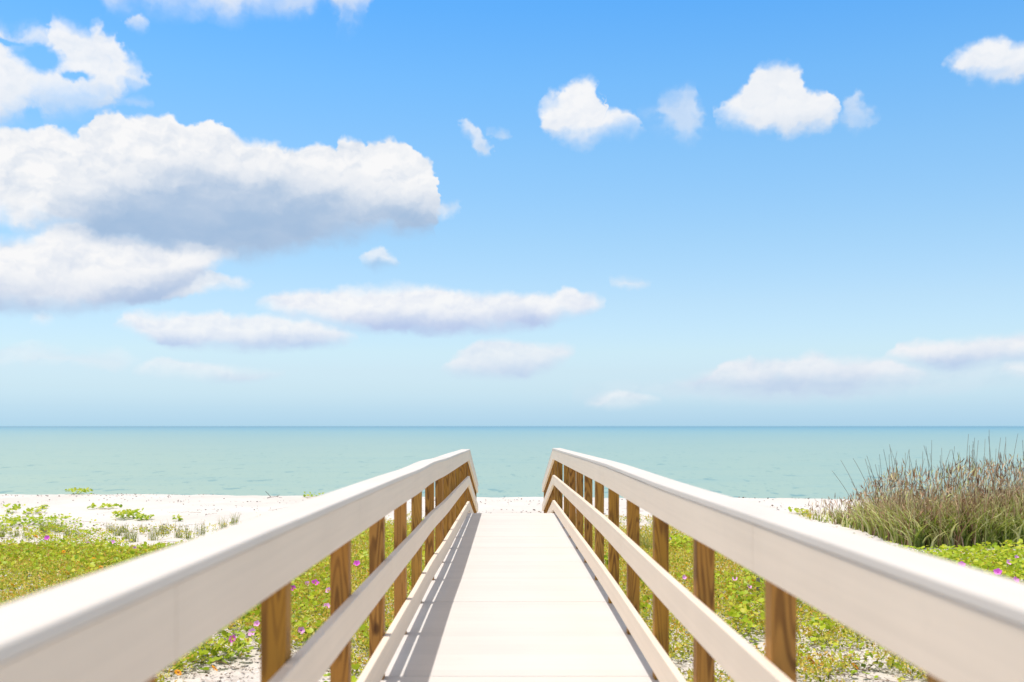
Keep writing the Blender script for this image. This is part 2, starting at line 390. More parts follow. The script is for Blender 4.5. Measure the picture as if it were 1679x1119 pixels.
M_DECK = mat_deck()

def mat_timber():
    m, nt = new_mat('treated_pine'); n = NT(nt)
    t = n.node('ShaderNodeTexCoord').outputs['Object']
    oi = n.node('ShaderNodeObjectInfo').outputs['Random']
    off = n.comb(n.math('MULTIPLY', oi, 57.0), n.math('MULTIPLY', oi, 31.0), n.math('MULTIPLY', oi, 83.0))
    q = n.vmath('ADD', n.vmath('MULTIPLY', t, (10.5, 10.5, 0.9)), off)
    field = n.noise(q, 1.0, 1.5, 0.4)[0]
    rings = n.math('SINE', n.math('MULTIPLY', field, 95.0))
    rings = n.smooth(rings, -0.3, 1.0)
    fine = n.noise(n.vmath('ADD', n.vmath('MULTIPLY', t, (150.0, 150.0, 3.0)), off), 1.0, 3.0, 0.6)[0]
    big = n.noise(n.vmath('ADD', n.vmath('MULTIPLY', t, (9.0, 9.0, 2.0)), off), 1.0, 3.0, 0.5)[0]
    # knots: sparse dark ovals
    vor = n.node('ShaderNodeTexVoronoi'); n.put(vor.inputs['Vector'], n.vmath('ADD', n.vmath('MULTIPLY', t, (9.0, 9.0, 4.2)), off)); vor.inputs['Scale'].default_value = 0.8
    knot = n.math('SUBTRACT', 1.0, n.smooth(vor.outputs['Distance'], 0.06, 0.17))
    light = n.mix(oi, (0.42, 0.20, 0.02), (0.50, 0.26, 0.05))
    hue = n.node('ShaderNodeTexWhiteNoise', noise_dimensions='1D'); n.put(hue.inputs['W'], n.math('MULTIPLY', oi, 91.0))
    light = n.mix(n.math('MULTIPLY', hue.outputs[0], 0.45), light, (0.50, 0.20, 0.06))
    col = n.mix(n.math('MULTIPLY', rings, n.lin(big, 0.35, 0.65, 0.15, 1.0)), light, (0.12, 0.040, 0.008))
    col = n.mix(n.math('MULTIPLY', n.smooth(fine, 0.5, 0.75), 0.4), col, (0.17, 0.065, 0.015))
    col = n.mix(n.math('MULTIPLY', n.smooth(big, 0.42, 0.7), 0.28), col, (0.30, 0.155, 0.035))
    col = n.mix(n.math('MULTIPLY', knot, 0.75), col, (0.055, 0.018, 0.006))
    n.out(n.principled(col, 0.62, 0.25, n.bump(n.math('ADD', rings, fine), 0.25, 0.002)))
    return m
M_WOOD = mat_timber()

def mat_simple(name, col, rough=0.7, spec=0.2, var=0.15, scale=30.0):
    m, nt = new_mat(name); n = NT(nt)
    t = n.node('ShaderNodeTexCoord').outputs['Object']
    f = n.math('ADD', 1.0, n.math('MULTIPLY', n.math('SUBTRACT', n.noise(t, scale, 3.0, 0.6)[0], 0.5), var * 3))
    v = n.vmath('SCALE', (*col,)); n.put(v.node.inputs['Scale'], f)
    n.out(n.principled(v, rough, spec)); return m
M_METAL = mat_simple('galvanised_metal', (0.42, 0.41, 0.40), 0.45, 0.5)
M_GREYWOOD = mat_simple('weathered_grey_wood', (0.30, 0.26, 0.23), 0.85)
M_DRIFT = mat_simple('bleached_driftwood', (0.16, 0.13, 0.115), 0.9)

def mat_leaf(name, stops, trans=0.35, rough=0.45, spec=0.35):
    m, nt = new_mat(name); n = NT(nt)
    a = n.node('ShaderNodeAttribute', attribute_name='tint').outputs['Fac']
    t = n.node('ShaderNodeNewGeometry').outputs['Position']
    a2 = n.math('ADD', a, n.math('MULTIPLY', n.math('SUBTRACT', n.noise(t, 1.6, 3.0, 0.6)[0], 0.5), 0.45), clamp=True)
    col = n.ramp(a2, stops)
    p = n.principled(col, rough, spec)
    tr = n.node('ShaderNodeBsdfTranslucent')
    n.put(tr.inputs[0], n.mix(0.5, col, (0.50, 0.62, 0.05)) if trans > 0.2 else col)
    mx = n.node('ShaderNodeMixShader'); mx.inputs[0].default_value = trans
    n.l.new(p, mx.inputs[1]); n.l.new(tr.outputs[0], mx.inputs[2])
    n.out(mx.outputs[0]); return m
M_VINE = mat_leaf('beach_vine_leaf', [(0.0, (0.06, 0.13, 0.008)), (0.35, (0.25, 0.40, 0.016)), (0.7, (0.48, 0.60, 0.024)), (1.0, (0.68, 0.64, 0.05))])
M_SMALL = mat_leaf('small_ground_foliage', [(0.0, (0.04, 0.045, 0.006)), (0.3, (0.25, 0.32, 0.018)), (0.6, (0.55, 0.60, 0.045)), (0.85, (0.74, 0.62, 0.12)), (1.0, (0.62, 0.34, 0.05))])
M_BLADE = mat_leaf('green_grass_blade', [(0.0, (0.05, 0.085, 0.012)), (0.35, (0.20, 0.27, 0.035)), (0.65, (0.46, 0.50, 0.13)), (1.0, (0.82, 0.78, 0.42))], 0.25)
M_DRY = mat_leaf('dry_brown_grass', [(0.0, (0.12, 0.06, 0.035)), (0.3, (0.34, 0.19, 0.11)), (0.6, (0.55, 0.36, 0.23)), (0.85, (0.78, 0.64, 0.42)), (1.0, (0.60, 0.62, 0.24))], 0.12, 0.7, 0.1)
M_STALK = mat_leaf('dry_seed_stalk', [(0.0, (0.17, 0.13, 0.10)), (0.5, (0.30, 0.24, 0.19)), (1.0, (0.44, 0.38, 0.28))], 0.05, 0.7, 0.1)
M_TUFT = mat_leaf('young_grass_blade', [(0.0, (0.16, 0.20, 0.04)), (0.5, (0.34, 0.36, 0.10)), (1.0, (0.62, 0.52, 0.26))], 0.25)
M_LITTER = mat_leaf('beach_litter', [(0.0, (0.045, 0.03, 0.025)), (0.4, (0.13, 0.09, 0.06)), (0.75, (0.26, 0.19, 0.13)), (1.0, (0.36, 0.30, 0.22))], 0.0, 0.9, 0.1)
M_SHELL = mat_leaf('shell_fragment', [(0.0, (0.30, 0.25, 0.22)), (0.5, (0.62, 0.55, 0.50)), (1.0, (0.86, 0.83, 0.80))], 0.0, 0.5, 0.3)
M_STEM = mat_simple('brown_runner_stem', (0.20, 0.11, 0.05), 0.8)
M_PETAL = mat_simple('magenta_petal', (0.66, 0.13, 0.60), 0.6, 0.1, 0.10, 60)
M_PALEPETAL = mat_simple('pale_pink_petal', (0.80, 0.42, 0.74), 0.6, 0.1, 0.10, 60)
M_THROAT = mat_simple('dark_purple_throat', (0.40, 0.02, 0.36), 0.6, 0.1)
M_YPETAL = mat_simple('golden_petal', (0.95, 0.42, 0.01), 0.6, 0.1)
M_YEYE = mat_simple('orange_brown_eye', (0.35, 0.10, 0.02), 0.7, 0.1)

def mat_sand():
    m, nt = new_mat('white_shell_sand'); n = NT(nt)
    t = n.node('ShaderNodeNewGeometry').outputs['Position']
    x, y, z = n.sep(t)
    b = n.noise(t, 0.35, 5.0, 0.6)[0]
    grain = n.noise(t, 60.0, 4.0, 0.75)[0]
    med = n.noise(t, 9.0, 5.0, 0.65)[0]
    col = n.mix(n.smooth(b, 0.35, 0.7), (0.69, 0.655, 0.61), (0.61, 0.57, 0.525))
    near = n.math('SUBTRACT', 1.0, n.smooth(y, 11.0, 19.0))
    # near the walk the sand is grey and shelly between the plants
    col = n.mix(n.math('MULTIPLY', n.smooth(med, 0.5, 0.75), 0.22), col, (0.52, 0.48, 0.44))
    col = n.mix(n.math('MULTIPLY', n.math('MULTIPLY', n.smooth(med, 0.46, 0.66), near), 0.55), col, (0.40, 0.35, 0.31))
    col = n.mix(n.math('MULTIPLY', n.smooth(grain, 0.52, 0.66), n.math('MULTIPLY_ADD', near, 0.45, 0.05)), col, (0.34, 0.29, 0.26))
    wet = n.smooth(z, -1.9, -2.35)
    col = n.mix(wet, col, (0.50, 0.44, 0.37))
    h = n.math('ADD', n.math('MULTIPLY', med, 1.0), n.math('MULTIPLY', grain, 0.25))
    n.out(n.principled(col, 0.85, 0.15, n.bump(h, 0.7, 0.03))); return m
M_SAND = mat_sand()

def mat_sea():
    m, nt = new_mat('turquoise_sea'); n = NT(nt)
    t = n.node('ShaderNodeNewGeometry').outputs['Position']
    x, y, z = n.sep(t)
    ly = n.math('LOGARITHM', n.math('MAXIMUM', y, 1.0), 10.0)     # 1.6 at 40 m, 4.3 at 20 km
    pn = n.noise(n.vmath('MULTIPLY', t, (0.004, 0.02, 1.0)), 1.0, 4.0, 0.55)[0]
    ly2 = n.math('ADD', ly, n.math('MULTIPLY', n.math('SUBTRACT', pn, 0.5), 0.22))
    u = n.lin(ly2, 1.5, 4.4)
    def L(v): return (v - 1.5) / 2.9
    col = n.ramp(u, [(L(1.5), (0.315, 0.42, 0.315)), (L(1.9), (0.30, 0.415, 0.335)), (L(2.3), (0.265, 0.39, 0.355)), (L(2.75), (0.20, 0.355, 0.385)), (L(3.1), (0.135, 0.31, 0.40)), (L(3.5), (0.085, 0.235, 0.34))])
    # wavelets: long crests nearly parallel to the shore
    warp = n.vmath('ADD', n.vmath('MULTIPLY', t, (0.22, 0.95, 1.0)), n.vmath('SCALE', n.noise(t, 0.05, 2.0, 0.5)[1], None))
    warp.node.inputs[1].links[0].from_node.inputs['Scale'].default_value = 3.0
    h1 = n.noise(warp, 1.0, 5.0, 0.62)[0]
    h2 = n.noise(n.vmath('MULTIPLY', t, (0.9, 3.6, 1.0)), 1.0, 3.0, 0.6)[0]
    h3 = n.noise(n.vmath('MULTIPLY', t, (0.05, 0.16, 1.0)), 1.0, 3.0, 0.5)[0]
    h = n.math('ADD', n.math('ADD', h1, n.math('MULTIPLY', h2, 0.25)), n.math('MULTIPLY', h3, 1.4))
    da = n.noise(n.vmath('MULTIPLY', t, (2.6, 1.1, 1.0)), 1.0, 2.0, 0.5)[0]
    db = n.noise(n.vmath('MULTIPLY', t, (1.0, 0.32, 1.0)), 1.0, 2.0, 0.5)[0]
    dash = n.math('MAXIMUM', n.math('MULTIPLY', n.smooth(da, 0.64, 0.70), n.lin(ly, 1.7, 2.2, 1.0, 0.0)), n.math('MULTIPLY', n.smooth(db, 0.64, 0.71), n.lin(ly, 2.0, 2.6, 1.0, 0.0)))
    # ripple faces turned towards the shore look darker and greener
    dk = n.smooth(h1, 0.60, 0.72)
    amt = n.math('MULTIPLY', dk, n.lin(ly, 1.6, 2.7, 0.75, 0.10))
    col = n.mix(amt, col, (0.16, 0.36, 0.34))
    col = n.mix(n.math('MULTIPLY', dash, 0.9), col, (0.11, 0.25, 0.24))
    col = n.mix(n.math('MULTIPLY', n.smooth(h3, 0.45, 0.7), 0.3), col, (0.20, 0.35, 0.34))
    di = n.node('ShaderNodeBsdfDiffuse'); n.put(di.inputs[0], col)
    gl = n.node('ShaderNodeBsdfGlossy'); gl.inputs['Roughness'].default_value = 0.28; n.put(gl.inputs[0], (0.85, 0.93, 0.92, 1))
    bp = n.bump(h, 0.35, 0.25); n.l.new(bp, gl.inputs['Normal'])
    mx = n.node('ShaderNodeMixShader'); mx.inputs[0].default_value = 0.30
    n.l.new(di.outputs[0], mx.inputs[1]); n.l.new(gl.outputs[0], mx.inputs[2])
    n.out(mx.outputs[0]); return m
M_SEA = mat_sea()

# ------------------------------------------------------------------ ground and sea
def crest(X): return 32.3 - 0.09 * np.clip(X, -60, 60) + 0.5 * (fbm(X * 0.12 + 40, X * 0 + 3, 3) - 0.5)
def ground_z(X, Y):
    X = np.asarray(X, float); Y = np.asarray(Y, float)
    z = GZ + 0.10 * (fbm(X * 0.22 + 9, Y * 0.22 + 3, 3) - 0.5) + 0.05 * (fbm(X * 0.9, Y * 0.9, 3) - 0.5)
    z += 0.035 * (fbm(X * 3.1, Y * 2.2 + 8, 3) - 0.5)
    # low hummock under the tall grass
    z += 0.08 * np.exp(-(((X - 10.5) / 4.2) ** 2 + ((Y - 20.5) / 3.4) ** 2))
    yc = crest(X)
    t = np.clip((Y - yc) / 14.0, 0, 1)
    z = z - (t ** 1.15) * (-SEA + GZ + 0.35) - np.clip((Y - yc - 14) * 0.03, 0, 6)
    z += 0.05 * np.exp(-((Y - yc + 0.6) / 1.2) ** 2)
    flat = np.exp(-(np.abs(X) / 0.9) ** 4)
    return z * 1.0 - 0.0 * flat

def axis(a, b, dense_a, dense_b, step, far=12.0):
    mid = np.arange(dense_a, dense_b + 1e-6, step)
    lo = []; v = dense_a; s = step
    while v > a: s = min(s * 1.25, far); v -= s; lo.append(v)
    hi = []; v = mid[-1]; s = step
    while v < b: s = min(s * 1.25, far); v += s; hi.append(v)
    return np.array(lo[::-1] + list(mid) + hi)
gx = axis(-420, 420, -20, 20, 0.085, 30.0); gy = axis(-60, 130, 7, 36, 0.085, 12.0)
GXm, GYm = np.meshgrid(gx, gy)
nx, ny = len(gx), len(gy)
v = np.stack([GXm, GYm, ground_z(GXm, GYm)], -1).reshape(-1, 3)
i = np.arange((ny - 1) * (nx - 1)); r = i // (nx - 1); q = i % (nx - 1); b0 = r * nx + q
fc = np.stack([b0, b0 + 1, b0 + nx + 1, b0 + nx], -1)
sandobj = link('sand_beach', np_mesh('sand_beach', v, fc, [M_SAND], smooth=True)); tag(sandobj, kind='structure')

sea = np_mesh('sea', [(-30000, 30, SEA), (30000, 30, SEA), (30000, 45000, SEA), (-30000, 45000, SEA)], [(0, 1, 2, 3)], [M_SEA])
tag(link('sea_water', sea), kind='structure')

# ------------------------------------------------------------------ boardwalk
STEP = 1.22
Y_END = 16.6            # the level walk ends, the ramp to the beach begins
RAMP = 0.175
Y_BOT = 21.65
def wz(Y):              # level of the boards
    z = -0.0037 * min(Y, Y_END)
    if Y > Y_END: z -= RAMP * (Y - Y_END)
    return z

def beam(name, ys, xa, xb, za, zb, mat, parent, offx=None, offz=None, bev=0.004, follow=True, xend=0.002):
    """a board that follows the walk: section xa..xb, za..zb (above the boards) swept through ys"""
    vs = []; fs = []
    prof = [(xa + bev, za), (xb - bev, za), (xb, za + bev), (xb, zb - bev), (xb - bev, zb), (xa + bev, zb), (xa, zb - bev), (xa, za + bev)]
    for Y in ys:
        ox = offx(Y) if offx else 0.0; oz = offz(Y) if offz else 0.0
        base = wz(Y) if follow else 0.0
        for px, pz in prof: vs.append((px + ox, Y, pz + base + oz))
    k = len(prof); me = bpy.data.meshes.new(name)
    for j in range(len(ys) - 1):
        for t in range(k):
            a = j * k + t; b = j * k + (t + 1) % k
            fs.append((a, b, b + k, a + k))
    fs.append(tuple(range(k))[::-1]); fs.append(tuple(range((len(ys) - 1) * k, len(ys) * k)))
    me.from_pydata(vs, [], fs); me.materials.append(mat); me.update()
    import bmesh
    bm = bmesh.new(); bm.from_mesh(me); bmesh.ops.recalc_face_normals(bm, faces=bm.faces); bm.to_mesh(me); bm.free()
    return link(name, me, parent)

def box_mesh(name, x0, x1, y0, y1, z0, z1, mat, bev=0.004):
    import bmesh
    bm = bmesh.new(); bmesh.ops.create_cube(bm, size=1.0)
    for vv in bm.verts:
        vv.co = Vector((x0 + (vv.co.x + .5) * (x1 - x0), y0 + (vv.co.y + .5) * (y1 - y0), z0 + (vv.co.z + .5) * (z1 - z0)))
    if bev: bmesh.ops.bevel(bm, geom=bm.edges[:], offset=bev, segments=2, affect='EDGES', profile=0.6)
    me = bpy.data.meshes.new(name); bm.to_mesh(me); bm.free(); me.materials.append(mat); return me

XL, XR = -0.686, 0.8215    # inner faces of the posts
walk = empty('boardwalk', (0, 0, 0)); tag(walk, 'pale cream boardwalk of crosswise boards leading over the dune to the beach', 'boardwalk')
joint = [STEP * (k + 0.6) for k in range(-2, 13)]
ys_all = [-2.4] + joint
ys_all = sorted(set([y for y in ys_all if y < Y_END - 0.2] + [Y_END]))
for a, b in zip(ys_all[:-1], ys_all[1:]):
    beam('deck_panel', [a + 0.0012, b - 0.0012], XL - 0.10, XR + 0.10, -0.036, 0.0 + random.uniform(-0.0008, 0.0008), M_DECK, walk, bev=0.003)
ra = Y_END
while ra < Y_BOT - 0.2:
    rb = min(ra + STEP, Y_BOT)
    beam('ramp_panel', [ra + 0.003, rb - 0.003], XL - 0.10, XR + 0.10, -0.036, 0.0, M_DECK, walk, bev=0.003)
    ra = rb
for xa in (XL - 0.086, -0.02, XR + 0.04):
    beam('joist', [-2.4, Y_END, Y_BOT], xa, xa + 0.045, -0.24, -0.038, M_WOOD, walk)

def interp(pts): return lambda Y: float(np.interp(Y, [p[0] for p in pts], [p[1] for p in pts]))
def smoothf(pts):
    f = interp(pts)
    return lambda Y: (f(Y - 0.5) + f(Y - 0.25) + f(Y) + f(Y + 0.25) + f(Y + 0.5)) / 5

def railing(side):
    s = -1 if side == 'L' else 1
    X0 = XL if side == 'L' else XR
    if side == 'L':
        r = empty('railing', (0, 0, 0)); tag(r, 'white topped railing with brown timber posts whose slatted shadow falls on the walkway', 'railing', 'railings of the boardwalk')
        oz = smoothf([(-3, 0), (3, 0.0), (6, -0.008), (7.6, -0.018), (8.8, -0.002), (10.4, -0.024), (12.5, -0.030), (16.6, -0.052), (22, -0.052)])
        ox = smoothf([(-3, 0), (8.2, 0.0), (9.6, 0.014), (11, 0.018), (16.6, 0.026), (22, 0.026)])
    else:
        r = empty('railing', (0, 0, 0)); tag(r, 'white topped railing with brown timber posts, on the side of the tall dune grass', 'railing', 'railings of the boardwalk')
        oz = smoothf([(-3, 0), (3.4, 0.0), (5, -0.006), (8, 0.006), (10, -0.004), (16.6, -0.034), (22, -0.034)])
        ox = smoothf([(-3, 0), (7, 0.0), (10, -0.004), (16.6, -0.018), (22, -0.018)])
    # camera side faces of boards sit on the inner faces of the posts
    def xs(inner, outer):   # distances from the post face, positive inward
        a, b = X0 - s * inner, X0 - s * outer
        return min(a, b), max(a, b)
    ends = []
    y = STEP * 1.6 - 4.88 + (0 if side == 'L' else 0.61)
    def runs(start, length):
        out = []; a = start
        while a < Y_END - 0.4:
            b = min(a + length, Y_END); out.append((a, b)); a = b
        out[0] = (-2.4, out[0][1]); out[-1] = (out[-1][0], Y_END)
        return out
    def sweep(name, inner, outer, z0, z1, start, length, mat, bev, gap=0.003, top=False):
        xa, xb = xs(inner, outer)
        for a, b in runs(start, length):
            n_ = max(2, int((b - a) / 0.3) + 1)
            ys = list(np.linspace(a + gap / 2, b - (gap / 2 if b < Y_END else 0), n_))
            jog = random.uniform(-0.0012, 0.0012)
            beam(name, ys, xa, xb, z0 + jog, z1 + jog, mat, r, ox, oz, bev)
        ys = list(np.linspace(Y_END, Y_BOT, 14))
        beam(name, ys, xa, xb, z0, z1, mat, r, ox, oz, bev)
    sh = 0.0 if side == 'L' else STEP
    sweep('cap_rail', 0.047 if side == 'L' else 0.0405, -0.099, 1.092, 1.1175, STEP * 2.5 - 6 * STEP + sh, STEP * 3, M_CAP, 0.003)
    sweep('top_rail', 0.038, 0.0008, 0.935, 1.0905, STEP * 1.6 - 4 * STEP + sh, STEP * 2, M_RAIL, 0.003)
    sweep('middle_rail', 0.038, 0.0008, 0.522, 0.670, STEP * 2.6 - 6 * STEP + sh, STEP * 4, M_RAIL, 0.003)
    sweep('bottom_rail', 0.038, 0.0008, 0.100, 0.250, STEP * 2.6 - 6 * STEP + sh, STEP * 3, M_RAIL, 0.003)
    k = -2
    while True:
        Yc = STEP * (k + 0.6) - 0.04 if k <= 12 else Y_END + 0.16 + (k - 13) * STEP
        if k == 12: Yc = Y_END - 0.78
        if Yc > Y_BOT: break
        xa, xb = xs(0, -0.080)
        o_x, o_z = ox(Yc), oz(Yc)
        lean = random.uniform(-0.003, 0.003)
        zt = wz(Yc) + 1.0905 + o_z - 0.001 - (RAMP * 0.04 if Yc > Y_END else 0)
        me = box_mesh('post', -0.04, 0.04, -0.04, 0.04, 0, zt - (-1.25), M_WOOD, 0.004)
        p = link('post', me, r, ((xa + xb) / 2 + o_x, Yc, -1.25))
        p.rotation_euler = (0, 0, lean)
        k += 1
    # the last post, which closes the rails at the foot of the ramp
    return r
RL = railing('L'); RR = railing('R')

# ------------------------------------------------------------------ plants
def rot_frames(n, yaw, pitch, roll):
    cy, sy = np.cos(yaw), np.sin(yaw); cp, sp = np.cos(pitch), np.sin(pitch); cr, sr = np.cos(roll), np.sin(roll)
    R = np.empty((n, 3, 3))
    R[:, 0, 0] = cy * cr - sy * sp * sr; R[:, 0, 1] = -sy * cp; R[:, 0, 2] = cy * sr + sy * sp * cr
    R[:, 1, 0] = sy * cr + cy * sp * sr; R[:, 1, 1] = cy * cp; R[:, 1, 2] = sy * sr - cy * sp * cr
    R[:, 2, 0] = -cp * sr; R[:, 2, 1] = sp; R[:, 2, 2] = cp * cr
    return R
def scatter(tv, tf, pos, size, R, tint):
    n = len(pos); k = len(tv)
    v = np.einsum('nij,kj->nki', R, tv) * size[:, None, None] + pos[:, None, :]
    f = (tf[None] + (np.arange(n) * k)[:, None, None]).reshape(-1, tf.shape[1])
    return v.reshape(-1, 3), f, np.repeat(tint, k)
# broad, notched, folded leaf of the beach morning glory
VL_V = np.array([(0, 0, 0), (0.42, 0.12, .12), (0.55, 0.5, .17), (0.34, 0.92, .12), (0.0, 0.78, -0.01), (-0.34, 0.92, .12), (-0.55, 0.5, .17), (-0.42, 0.12, .12)])
VL_F = np.array([(0, 1, 2, 4), (4, 2, 3, 3), (0, 4, 6, 7), (4, 5, 6, 6)])
VL_F = np.array([(0, 1, 2), (0, 2, 4), (2, 3, 4), (0, 4, 6), (4, 5, 6), (0, 6, 7)])
SL_V = np.array([(0, 0, 0), (0.28, 0.5, .06), (0, 1.0, 0), (-0.28, 0.5, .06)]); SL_F = np.array([(0, 1, 2), (0, 2, 3)])

def vine_leaves(X, Y, r=rng, hmax=0.20, size=(0.045, 0.088), tint0=0.60, up=1.0, droop=0.6):
    n = len(X)
    gz = ground_z(X, Y)
    h = r.random(n) ** 0.8 * hmax
    pos = np.stack([X, Y, gz + 0.015 + h], -1)
    R = rot_frames(n, r.random(n) * 2 * pi, r.normal(0.25, droop * 0.6, n), r.normal(0, 0.45, n))
    sz = r.uniform(*size, n)
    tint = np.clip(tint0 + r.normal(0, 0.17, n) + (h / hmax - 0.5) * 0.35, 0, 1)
    return scatter(VL_V, VL_F, pos, sz, R, tint)
def small_leaves(X, Y, r=rng, hmax=0.15, size=(0.028, 0.056), tint0=0.5):
    n = len(X)
    gz = ground_z(X, Y); h = r.random(n) ** 0.7 * hmax
    pos = np.stack([X, Y, gz + 0.005 + h], -1)
    R = rot_frames(n, r.random(n) * 2 * pi, r.normal(0.5, 0.6, n), r.normal(0, 0.6, n))
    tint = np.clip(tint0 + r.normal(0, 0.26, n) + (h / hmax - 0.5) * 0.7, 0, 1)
    return scatter(SL_V, SL_F, pos, r.uniform(*size, n), R, tint)
def join(parts):
    vs = []; fs = []; ts = []; o = 0
    for v_, f_, t_ in parts:
        vs.append(v_); fs.append(f_ + o); ts.append(t_); o += len(v_)
    return np.concatenate(vs), np.concatenate(fs), np.concatenate(ts)

def interp_a(x, pts): return np.interp(x, [p[0] for p in pts], [p[1] for p in pts])
def sst(x, a, b):
    t = np.clip((x - a) / (b - a), 0, 1); return t * t * (3 - 2 * t)
def ell(px, py, L):
    m = np.zeros_like(px)
    for cx, cy, rx, ry in L: m = np.maximum(m, 1 - sst(((px - cx) / rx) ** 2 + ((py - cy) / ry) ** 2, 0.4, 1.25))
    return m

def dens_left(X, Y):
    px, py = to_px(X, Y)
    n1 = fbm(X * 0.55 + 3, Y * 0.55, 4); n2 = fbm(X * 1.7 + 31, Y * 1.7 + 7, 4, 0.6); n3 = fbm(X * 0.9 + 70, Y * 0.9 + 50, 3)
    ytop = interp_a(px, [(-600, 910), (0, 905), (100, 901), (170, 902), (200, 907), (230, 906), (300, 899), (330, 893), (400, 885), (470, 868), (600, 866), (760, 862), (820, 858)])
    inb = sst(py, ytop - 3 + 10 * (n2 - .5), ytop + 5)
    # broad leaves: the fresh edge of the carpet, then clusters
    edge = inb * (1 - sst(py, ytop + 22, ytop + 52))
    edge *= np.where(px > 420, 0.35, 1)
    clus = ell(px, py, [(505, 985, 55, 42), (600, 925, 20, 16), (690, 955, 14, 20), (680, 1000, 24, 16), (340, 1070, 80, 34), (440, 1040, 44, 34), (395, 1010, 40, 26), (300, 1095, 40, 14), (610, 1060, 22, 20), (545, 1085, 30, 14), (490, 1045, 40, 22), (640, 905, 12, 8)])
    broad = np.maximum(edge, np.maximum(clus * (0.35 + 0.65 * sst(n2, .35, .5)), inb * 0.55 * sst(n3, 0.57, 0.66) * (1 - sst(py, 1000, 1100) * 0.5)))
    cov = 1 - sst(py, 985, 1080) * 0.34 - 0.30 * sst(py, 925, 950) * (px < 420)
    small = inb * sst(n2 * 0.6 + n1 * 0.4 + (cov - 0.65) * 0.26, 0.40, 0.47)
    # the strip behind, thin runners over sand
    behind = sst(py, 851, 857) * (1 - sst(py, ytop - 32, ytop - 18)) * (1 - sst(px, 70, 190)) * sst(n2, 0.45, 0.53) * 0.8
    behind = np.maximum(behind, sst(py, 862, 870) * (1 - inb) * (1 - sst(px, 170, 300)) * sst(n2, 0.54, 0.62) * 0.45)
    sp = sst(n2, 0.55, 0.63) * sst(py, 845, 856) * (1 - inb) * np.where(px > 420, 0.7, 0.0)
    return broad, np.maximum(np.maximum(small, sp * 0.6), sst(py, 862, 875) * (1 - inb) * sst(n2, 0.5, 0.6) * 0.35 * (px < 420)), behind

def dens_right(X, Y):
    px, py = to_px(X, Y)
    n1 = fbm(X * 0.55 + 13, Y * 0.55 + 80, 4); n2 = fbm(X * 1.7 + 1, Y * 1.7 + 97, 4, 0.6); n3 = fbm(X * 0.9 + 20, Y * 0.9 + 150, 3)
    ytop = interp_a(px, [(800, 862), (960, 866), (1060, 878), (1200, 884), (1400, 895), (1480, 915), (1550, 915), (1679, 912), (2200, 915)])
    inb = sst(py, ytop - 3 + 14 * (n2 - .5), ytop + 8)
    bandr = sst(px, 1390, 1460) * inb * (1 - sst(py, 965, 990))
    clus = ell(px, py, [(1112, 903, 34, 10), (1222, 1022, 36, 18), (1060, 965, 16, 12), (1057, 1012, 16, 12), (1235, 1052, 18, 10), (1345, 1045, 26, 14), (1000, 935, 14, 8), (1262, 1036, 16, 10), (1160, 920, 30, 8)])
    broad = np.maximum(bandr, np.maximum(clus * (0.4 + 0.6 * sst(n2, .35, .5)), inb * 0.6 * sst(n3, 0.60, 0.68) * (1 - sst(py, 1000, 1060) * 0.7)))
    cov = 1 - sst(py, 985, 1030) * 0.62
    sandp = ell(px, py, [(1230, 1062, 60, 16), (1400, 1080, 80, 18), (1190, 1095, 45, 20), (1290, 1010, 24, 7)])
    small = inb * sst(n2 * 0.6 + n1 * 0.4 + (cov - 0.62) * 0.26, 0.39, 0.46) * (1 - 0.9 * sandp)
    small = np.where((px > 1420) & (py < 970), small * 0.4, small)
    sp = sst(n2, 0.52, 0.60) * sst(py, 842, 852) * (1 - inb) * (px < 1330)
    return broad, np.maximum(small, sp * 0.8), 0 * px

def sample(dfun, xr, yr, nb, ns):
    def pts(n): return rng.uniform(*xr, n), rng.uniform(*yr, n)
    X, Y = pts(nb); b, s, h = dfun(X, Y); k = rng.random(nb) < np.maximum(b, h * 0.8); XB, YB = X[k], Y[k]
    X, Y = pts(ns); b, s, h = dfun(X, Y); k = rng.random(ns) < s; return XB, YB, X[k], Y[k]

# keep only what a camera near the walk could see: a wedge that opens forward
def wedge(X, Y, m=0.60): return np.abs(X) < m * Y + 1.2
for side, df, xr in (('left', dens_left, (-14.5, -0.95)), ('right', dens_right, (1.1, 14.5))):
    XB, YB, XS, YS = sample(df, xr, (7.2, 25.5), 62000, 430000)
    k = wedge(XB, YB); XB, YB = XB[k], YB[k]; k = wedge(XS, YS); XS, YS = XS[k], YS[k]
    lift = 0.22 if side == 'right' else 0.15
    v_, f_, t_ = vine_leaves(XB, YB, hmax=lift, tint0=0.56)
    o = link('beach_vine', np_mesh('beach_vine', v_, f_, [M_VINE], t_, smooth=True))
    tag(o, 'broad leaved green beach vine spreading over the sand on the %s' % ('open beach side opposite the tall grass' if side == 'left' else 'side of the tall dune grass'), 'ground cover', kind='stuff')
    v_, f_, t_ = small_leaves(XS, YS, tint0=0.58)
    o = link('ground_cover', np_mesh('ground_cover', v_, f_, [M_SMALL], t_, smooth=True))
    tag(o, 'low yellow green small leaved ground cover on the %s' % ('open beach side opposite the tall grass' if side == 'left' else 'side of the tall dune grass'), 'ground cover', kind='stuff')

